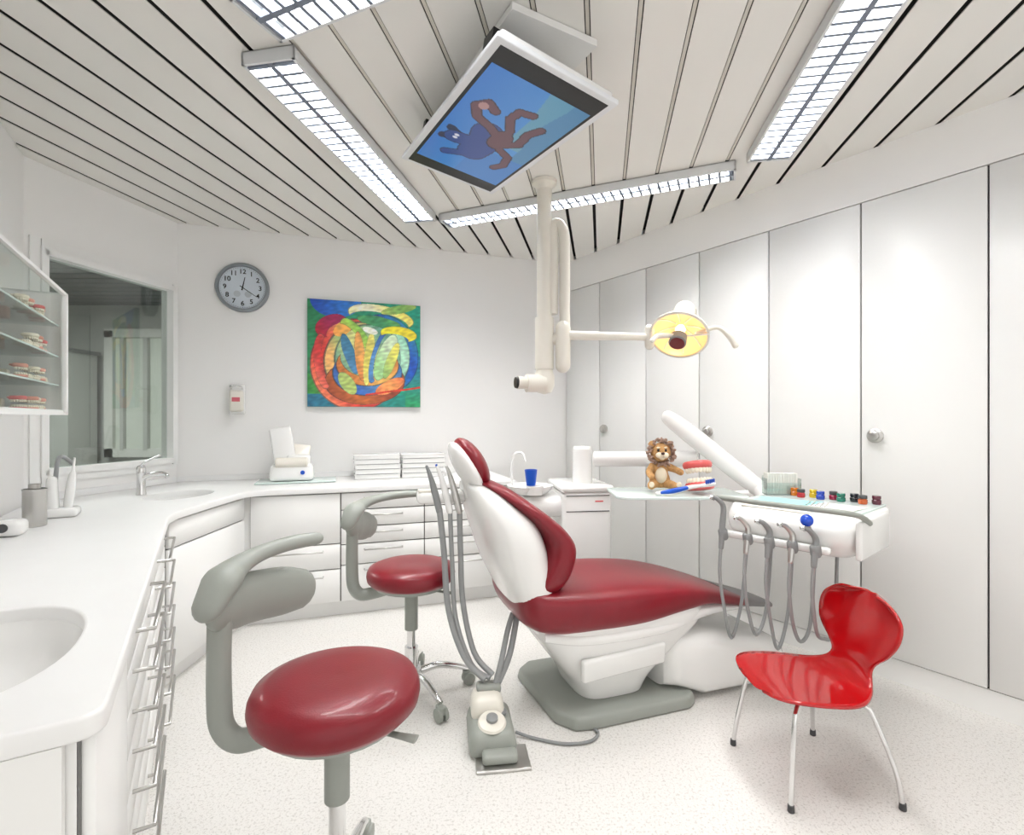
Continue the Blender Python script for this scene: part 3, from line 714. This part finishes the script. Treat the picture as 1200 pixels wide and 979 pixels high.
# ---------------------------------------------------------------- cuspidor unit
cu=empty('cuspidor_unit',(.33,3.25,0),math.radians(8))
box('cabinet',(.11,.05,.41),(.31,.42,.82),M['white'],cu,bev=.03)
box('cabinet_lid',(.11,.05,.835),(.33,.44,.04),M['white'],cu,bev=.018)
box('panel_groove',(.11,-.161,.70),(.27,.004,.005),M['dark'],cu)
box('panel_groove_2',(.11,-.161,.795),(.27,.004,.004),M['dark'],cu)
box('badge',(.18,-.161,.76),(.05,.003,.008),M['gum'],cu)
box('bowl_arm',(-.13,.03,.72),(.32,.30,.13),M['white'],cu,bev=.05)
lathe('bowl',[(.05,.78),(.11,.80),(.14,.83),(.145,.845),(.135,.845),(.10,.815),(.04,.80),(0,.80)],M['white'],cu,(-.22,.0,0))
tube('bowl_rinse_spout',[(-.32,.08,.82),(-.325,.08,.98),(-.30,.06,1.04),(-.26,.03,1.04),(-.245,.02,.99)],.008,M['white'],cu)
lathe('cup_shelf',[(.05,.80),(.055,.855),(0,.856)],M['white'],cu,(-.21,-.1,0))
tube('arm_support',[(.12,.0,.85),(.12,.0,1.07)],[.064,.060],M['white'],cu,sub=1,seg=28)
lathe('arm_support_cap',[(.06,1.07),(.055,1.085),(0,1.09)],M['white'],cu,(.12,0,0))
cp=empty('blue_cup',(.115,3.11,.858))
lathe('cup_body',[(.028,0),(.039,.095),(.036,.095),(.026,.004),(0,.004)],M['blue'],cp)

# ---------------------------------------------------------------- delivery unit
du=empty('instrument_delivery_unit',(1.32,2.29,0),math.radians(-50))
rings=[]
for z,hx,hy,cy in interp([(.700,.17,.14,.03),(.708,.21,.19,.02),(.735,.24,.225,.0),(.78,.258,.255,-.015),(.83,.266,.262,-.01),(.862,.266,.252,.01),(.878,.258,.242,.015),(.880,.24,.225,.015)],3):
    rings.append([(a,b2+cy,z) for a,b2 in sel(hx,hy,48,6)])
loft('body',rings,M['white'],du)
box('side_panel',(.266,-.06,.80),(.024,.36,.15),M['white'],du,bev=.011)
box('glass_top',(0,.03,.884),(.48,.38,.010),M['frost'],du,bev=.003)
tube('grab_handle',[(-.27,-.02,.86),(-.30,-.15,.885),(-.29,-.25,.905),(-.22,-.295,.912),(0,-.305,.912),(.2,-.295,.912),(.27,-.25,.90),(.278,-.15,.86)],.011,M['gg'],du,sub=5)
box('keypad',(-.05,-.20,.884),(.28,.06,.012),M['cream'],du,rot=(math.radians(14),0,0),bev=.005)
box('display',(-.12,-.205,.8915),(.07,.03,.002),M['teal'],du,rot=(math.radians(14),0,0))
boxes('keypad_buttons',[((-.05+.022*i,-.205+.02*j,.8915+.005*j),(.012,.010,.002)) for i in range(6) for j in range(2)],M['grey'],du)
box('napkin',(-.07,-.05,.8905),(.26,.18,.002),M['teal'],du,rot=.15); box('napkin_2',(.13,-.06,.8918),(.17,.20,.002),M['paper'],du,rot=-.1)
for i in range(5): box('dental_mirror_%d'%(i+1),(.02+.018*i,-.04,.8945),(.004,.11,.004),M['steel'],du,rot=(0,0,.2))
box('instrument_ledge',(-.04,-.275,.752),(.45,.035,.030),M['white'],du,bev=.012)
xs=[-.235,-.125,-.035,.055,.14]
for i,x in enumerate(xs):
    lathe('socket_%d'%(i+1),[(.016,-.024),(.020,-.016),(.020,.016),(.015,.024)],M['grey'],du,(x,-.300,.752),(math.radians(16),0,0))
    top=.87 if i==0 else .795
    t0=Vector((x,-.318,.695)); t1=Vector((x+.0,-.298,top))
    tube('handpiece_%d'%(i+1),[t0,t0.lerp(t1,.5),t1,t1+Vector((-.014,-.020,.034)),t1+Vector((-.026,-.038,.046))],[.011,.013,.012,.010,.009],M['steel'] if i%2==1 else M['grey'],du,roundcap=True)
    lathe('handpiece_head_%d'%(i+1),[(.0,-.014),(.010,-.012),(.010,.010),(0,.012)],M['chrome'],du,t1+Vector((-.030,-.042,.044)),(1.2,0,0))
    dz=(.28,.33,.30,.36,.40)[i]
    tube('hose_%d'%(i+1),[(x,-.320,.70),(x-.004,-.322,.58),(x+.005,-.305,.44),(x+.012,-.25,dz),(x+.020,-.18,.40),(x+.016,-.13,.56),(x+.005,-.08,.71)],.0075,M['hose'],du,seg=8)
tube('lamp_stem',[(.12,-.27,.80),(.115,-.31,.86)],.006,M['steel'],du,sub=1)
ell('blue_bulb',(.115,-.318,.868),(.024,.024,.024),mat('blue_glass',S(10,70,190),.08,coat=.6),du)
def inv(p): 
    a=math.radians(50); x=p[0]-1.32; y=p[1]-2.29
    return (x*math.cos(a)-y*math.sin(a),x*math.sin(a)+y*math.cos(a),p[2])
tube('swing_arm',[inv((.52,3.22,1.01)),inv((1.08,2.98,1.03))],.046,M['white'],du,sub=1,seg=20,flat=(1,.8))
tube('balance_arm',[inv((.915,3.0,1.27)),inv((1.0,2.97,1.20)),inv((1.24,2.85,.98)),inv((1.34,2.76,.88))],[.04,.052,.05,.045],M['white'],du,seg=20,sub=3,flat=(1,.7),roundcap=True)
tube('unit_neck',[inv((1.34,2.76,.88)),inv((1.34,2.68,.83)),inv((1.33,2.45,.80))],.04,M['white'],du,seg=16)
def rr(x0,y0,x1,y1,r,n=5):
    out=[]
    for cx_,cy_,a0 in((x1-r,y1-r,0),(x0+r,y1-r,90),(x0+r,y0+r,180),(x1-r,y0+r,270)):
        for i in range(n+1):
            a=math.radians(a0+90*i/n); out.append((cx_+r*math.cos(a),cy_+r*math.sin(a)))
    return out
st=empty('side_tray_table',(0,0,0))
prism('tray_top',rr(.52,2.50,1.18,2.86,.06),.866,.880,M['frost'],st,bev=.003)
tube('tray_arm',[(.8,2.70,.855),(1.05,2.75,.85),(1.27,2.76,.86)],[.012,.016,.02],M['white'],st)
jl=empty('shade_sample_jars',(1.32,2.29,.8905),math.radians(-50))
cols=[(215,120,20),(190,30,40),(225,190,40),(20,60,170),(150,20,60),(20,110,90),(30,30,40),(200,90,30),(90,30,50)]
for i,c in enumerate(cols):
    x=-.12+.042*i; y=.175-.035*(i%2)
    mm=mat('jar_%d'%i,S(*c),.15,coat=.5,var=.1)
    lathe('jar_%d'%(i+1),[(.016,0),(.018,.003),(.018,.018),(.014,.022),(.014,.024)],mm,jl,(x,y,0))
    lathe('lid_%d'%(i+1),[(.017,.024),(.017,.036),(.015,.038),(0,.038)],M['dgrey'] if i%3==1 else mm,jl,(x,y,0))
cb=empty('acrylic_card_holder',(1.33,2.53,.8905),math.radians(-5))
boxes('cards',[((-.07+.012*i,0,.055),(.009,.05,.10)) for i in range(12)],M['paper'],cb)
boxes('holder',[((0,.03,.045),(.16,.004,.09)),((0,-.03,.03),(.16,.004,.06)),((0,0,.003),(.16,.06,.005)),((-.08,0,.04),(.004,.06,.08)),((.08,0,.04),(.004,.06,.08))],M['glass'],cb)

de=empty('teeth_model',(.965,2.64,.8825)); jw=denture('jaw',de,(0,0,.034),1.75,.25)
jw.rotation_euler=(math.radians(-12),0,.25)
tbh=empty('large_toothbrush',(0,-.03,0))
tube('brush_handle',[(.72,2.57,.893),(.80,2.565,.905),(.88,2.56,.925),(.93,2.545,.935)],[.010,.014,.011,.008],M['white'],tbh,roundcap=True)
tube('brush_grip',[(.74,2.566,.897),(.80,2.560,.908),(.86,2.556,.922)],[.010,.0145,.011],M['blue'],tbh,flat=(.9,1.0),roundcap=True)
tube('brush_head',[(.93,2.545,.935),(.985,2.535,.945)],[.009,.012],M['white'],tbh,sub=1,roundcap=True)
boxes('bristles',[((.95+.009*i,2.533,.955+.0015*i),(.006,.012,.02)) for i in range(5)],M['blue'],tbh)

# ---------------------------------------------------------------- toy lion
fur=mat('lion_fur',S(205,158,104),.95,var=.15,scale=60,bump=.8,bscale=220)
mane=mat('lion_mane',S(182,152,136),.95,var=.25,scale=80,bump=1,bscale=260)
lt=mat('lion_muzzle',S(235,222,198),.95,bump=.5,bscale=220)
li=empty('plush_lion',(.785,2.72,.8815),math.radians(-4))
def skin(name,V,Ed,R,m,parent,root=0,sub=2):
    me=bpy.data.meshes.new(name); me.from_pydata(V,Ed,[]); me.update()
    o=finish(name,me,m,parent,None,None,False)
    md=o.modifiers.new('skin','SKIN'); md.use_smooth_shade=True
    for i,r in enumerate(R): me.skin_vertices[0].data[i].radius=(r,r)
    for i in range(len(V)): me.skin_vertices[0].data[i].use_root=(i==root)
    s=o.modifiers.new('sub','SUBSURF'); s.levels=sub; s.render_levels=sub
    return o
V=[(0,.01,.048),(0,.005,.09),(0,0,.130),(0,-.005,.160),
   (-.035,-.015,.04),(-.058,-.065,.036),(-.066,-.105,.032),(-.068,-.115,.052),
   (.035,-.015,.04),(.058,-.065,.036),(.066,-.105,.032),(.068,-.115,.052),
   (-.04,0,.128),(-.066,-.035,.098),(-.052,-.085,.075),
   (.04,0,.128),(.075,-.035,.115),(.10,-.08,.10)]
Ed=[(0,1),(1,2),(2,3),(0,4),(4,5),(5,6),(6,7),(0,8),(8,9),(9,10),(10,11),(2,12),(12,13),(13,14),(2,15),(15,16),(16,17)]
R=[.045,.045,.036,.028,.026,.022,.019,.020,.026,.022,.019,.020,.024,.018,.018,.024,.018,.018]
skin('body',V,Ed,R,fur,li)
ell('belly',(0,-.028,.085),(.032,.02,.042),lt,li)
hc=Vector((0,-.015,.205))
ell('head',hc,(.053,.046,.050),fur,li,noise_amp=.05)
ell('muzzle_left',hc+Vector((-.014,-.046,-.013)),(.020,.018,.016),lt,li); ell('muzzle_right',hc+Vector((.014,-.046,-.013)),(.020,.018,.016),lt,li)
ell('chin',hc+Vector((0,-.040,-.028)),(.014,.012,.010),lt,li)
ell('nose_bridge',hc+Vector((0,-.042,.006)),(.012,.012,.016),fur,li)
ell('nose',hc+Vector((0,-.062,-.003)),(.010,.006,.007),mat('nose_brown',S(70,40,35),.4),li)
for s in(-1,1):
    ell('eye_%d'%(s+2),hc+Vector((s*.019,-.041,.012)),(.0065,.005,.0075),M['black'],li,seg=12,rings=8)
    ell('ear_%d'%(s+2),hc+Vector((s*.046,-.012,.043)),(.018,.010,.018),fur,li)
    ell('brow_%d'%(s+2),hc+Vector((s*.019,-.038,.026)),(.010,.008,.005),lt,li,seg=10,rings=6)
bm=bmesh.new()
for i in range(190):
    a=random.uniform(0,2*math.pi); d=random.uniform(-.2,1.0)
    r=.057+random.uniform(-.006,.009)
    p=hc+Vector((math.cos(a)*r*(1.1-.12*d),-.018+.045*d,math.sin(a)*r*(1.1-.12*d)))
    if d>.7: p=hc+Vector((math.cos(a)*r*.6,.038,math.sin(a)*r*.6))
    mt=Matrix.Translation(p)@Euler((random.random()*3,random.random()*3,random.random()*3)).to_matrix().to_4x4()@Matrix.Diagonal((.007,.013,.006,1))
    bmesh.ops.create_icosphere(bm,subdivisions=2,radius=1,matrix=mt)
me=bpy.data.meshes.new('mane'); bm.to_mesh(me); bm.free(); finish('mane',me,mane,li,None,None,True,80)
tube('tail',[(.02,.05,.03),(.06,.08,.025),(.10,.07,.02)],[.008,.007,.007],fur,li); ell('tail_tuft',(.11,.065,.02),(.018,.014,.014),mane,li,noise_amp=.2)
for s in(-1,1):
    ell('paw_pad_%d'%(s+2),(s*.068,-.131,.048),(.013,.006,.015),lt,li,seg=12,rings=8)

# ---------------------------------------------------------------- assistant instruments + hoses + foot control
ai=empty('assistant_instrument_holder',(-.31,2.24,0))
box('holder_body',(0,0,.925),(.21,.10,.050),M['white'],ai,rot=(0,0,.25),bev=.018)
box('keypad',(-.06,-.03,.954),(.07,.05,.012),M['cream'],ai,rot=(0,0,.25),bev=.004)
tube('holder_link',[(.08,.02,.92),(.13,.03,.90),(.17,.05,.87)],.018,M['white'],ai)
for i,(x,m2) in enumerate(((-.02,M['grey']),(.025,M['blue']),(.065,M['steel']))):
    tube('instrument_%d'%(i+1),[(x+.02,-.055,.87),(x,-.05,.95),(x-.02,-.05,1.02),(x-.035,-.05,1.06)],[.014,.015,.010,.006],m2 if i!=1 else M['white'],ai,roundcap=True)
    if i==1: tube('instrument_tip',[(x-.02,-.05,1.02),(x-.04,-.05,1.07)],[.007,.005],M['blue'],ai,sub=1)
hp=[[(.0,-.055,.88),(.02,-.06,.70),(.04,-.06,.45),(.11,-.10,.27),(.20,-.15,.20)],
    [(.045,-.055,.88),(.055,-.06,.66),(.07,-.06,.42),(.14,-.10,.24),(.22,-.14,.20)],
    [(.085,-.05,.88),(.09,-.05,.70),(.10,-.05,.48),(.15,-.08,.28),(.23,-.13,.21)]]
for i,p in enumerate(hp): tube('suction_hose_%d'%(i+1),p,[.013,.010,.012][i],M['hose'],ai,seg=10)
fc=empty('foot_control',(-.085,2.02,0),math.radians(8))
box('base_plate',(.03,-.13,.006),(.20,.14,.011),M['steel'],fc,bev=.004)
box('lower_housing',(0,0,.05),(.19,.27,.09),M['gg'],fc,bev=.03,taper=(.85,.85))
box('upper_housing',(-.01,.05,.12),(.14,.15,.09),M['cream'],fc,bev=.03,taper=(.85,.8))
lathe('pedal_disc',[(.05,0),(.055,.006),(.05,.014),(.02,.02),(0,.021)],M['cream'],fc,(0,-.06,.097),(math.radians(15),0,0))
lathe('pedal_knob',[(.022,0),(.022,.012),(.012,.018),(0,.019)],M['grey'],fc,(0,-.064,.115),(math.radians(15),0,0))
for s in(-1,1): lathe('side_button_%d'%(s+2),[(.018,0),(.018,.01),(0,.012)],M['grey'],fc,(s*.045,.0,.10),(math.radians(10),0,0))
box('pedal_bar',(.02,-.15,.03),(.13,.06,.035),M['gg'],fc,bev=.014)
box('hose_collar',(.0,.08,.165),(.10,.06,.035),M['gg'],fc,bev=.012)
def infc(x,y,z):
    x-=-.085; y-=2.02; a=-math.radians(8); return (x*math.cos(a)-y*math.sin(a),x*math.sin(a)+y*math.cos(a),z)
tube('chair_hose_1',[infc(-.06,2.11,.17),infc(-.01,2.16,.27),infc(.03,2.26,.42),infc(.07,2.30,.46)],.013,M['hose'],fc,seg=10)
tube('chair_hose_2',[infc(-.07,2.10,.17),infc(-.045,2.14,.25),infc(-.01,2.22,.38),infc(.05,2.32,.50)],.012,M['hose'],fc,seg=10)
tube('floor_cable',[(.10,.0,.02),(.17,-.03,.008),(.28,-.08,.008),(.38,-.08,.008),(.43,-.03,.008),(.40,.03,.008)],.006,M['grey'],fc,seg=8)

# ---------------------------------------------------------------- child chair
cc=empty('red_shell_chair',(1.05,1.83,0),math.radians(6))
prof=[(-.195,.337,.07),(-.192,.343,.115),(-.175,.351,.155),(-.13,.353,.182),(-.05,.347,.195),(.03,.340,.192),(.09,.338,.172),(.135,.348,.14),(.165,.370,.108),(.185,.402,.092),(.195,.437,.108),(.207,.477,.148),(.220,.52,.176),(.232,.563,.186),(.243,.603,.176),(.25,.632,.142),(.254,.648,.10),(.255,.652,.06)]
prof=[(a,b2-.014,c2) for a,b2,c2 in prof]
rows=interp(prof,3); nx=18; v=[];f=[]
for i,(x,z,hw) in enumerate(rows):
    bk=max(0,min(1,(z-.341)/.15)) if x>.1 else 0
    for k in range(nx+1):
        a=-1+2*k/nx
        dx=-.035*bk*a*a; dz=(1-bk)*(.012*a*a)
        v.append((x+dx,a*hw,z+dz))
for i in range(len(rows)-1):
    for k in range(nx): q=i*(nx+1)+k; f.append((q,q+1,q+nx+2,q+nx+1))
o=mesh('seat_shell',v,f,M['chair'],cc,smooth=True,ang=80)
md=o.modifiers.new('thick','SOLIDIFY'); md.thickness=.009; md.offset=0
for i,(sx,sy,fx,fy) in enumerate(((-1,-1,-.17,-.165),(-1,1,-.175,.175),(1,-1,.195,-.195),(1,1,.175,.20))):
    tube('leg_%d'%(i+1),[(sx*.03,sy*.025,.310),(sx*.09,sy*.09,.308),(sx*.125,sy*.125,.299),(sx*.140,sy*.140,.272),(fx*.93,fy*.93,.12),(fx,fy,.012)],.008,M['chrome'],cc,sub=6)
    lathe('foot_%d'%(i+1),[(.010,0),(.011,.002),(.010,.022)],M['dgrey'],cc,(fx,fy,0))
lathe('hub_plate',[(.05,.305),(.05,.315),(.02,.321)],M['chrome'],cc)

# ---------------------------------------------------------------- world + camera
w=bpy.data.worlds.new('World'); sc.world=w; w.use_nodes=True
bg=w.node_tree.nodes['Background']; bg.inputs['Color'].default_value=(1,.98,.955,1); bg.inputs['Strength'].default_value=1.33
cd=bpy.data.cameras.new('camera'); cd.lens=18; cd.sensor_width=36; cd.clip_start=.02
co=bpy.data.objects.new('camera',cd); co.location=(0,0,1.27); co.rotation_euler=(math.pi/2,0,0); sc.collection.objects.link(co); sc.camera=co
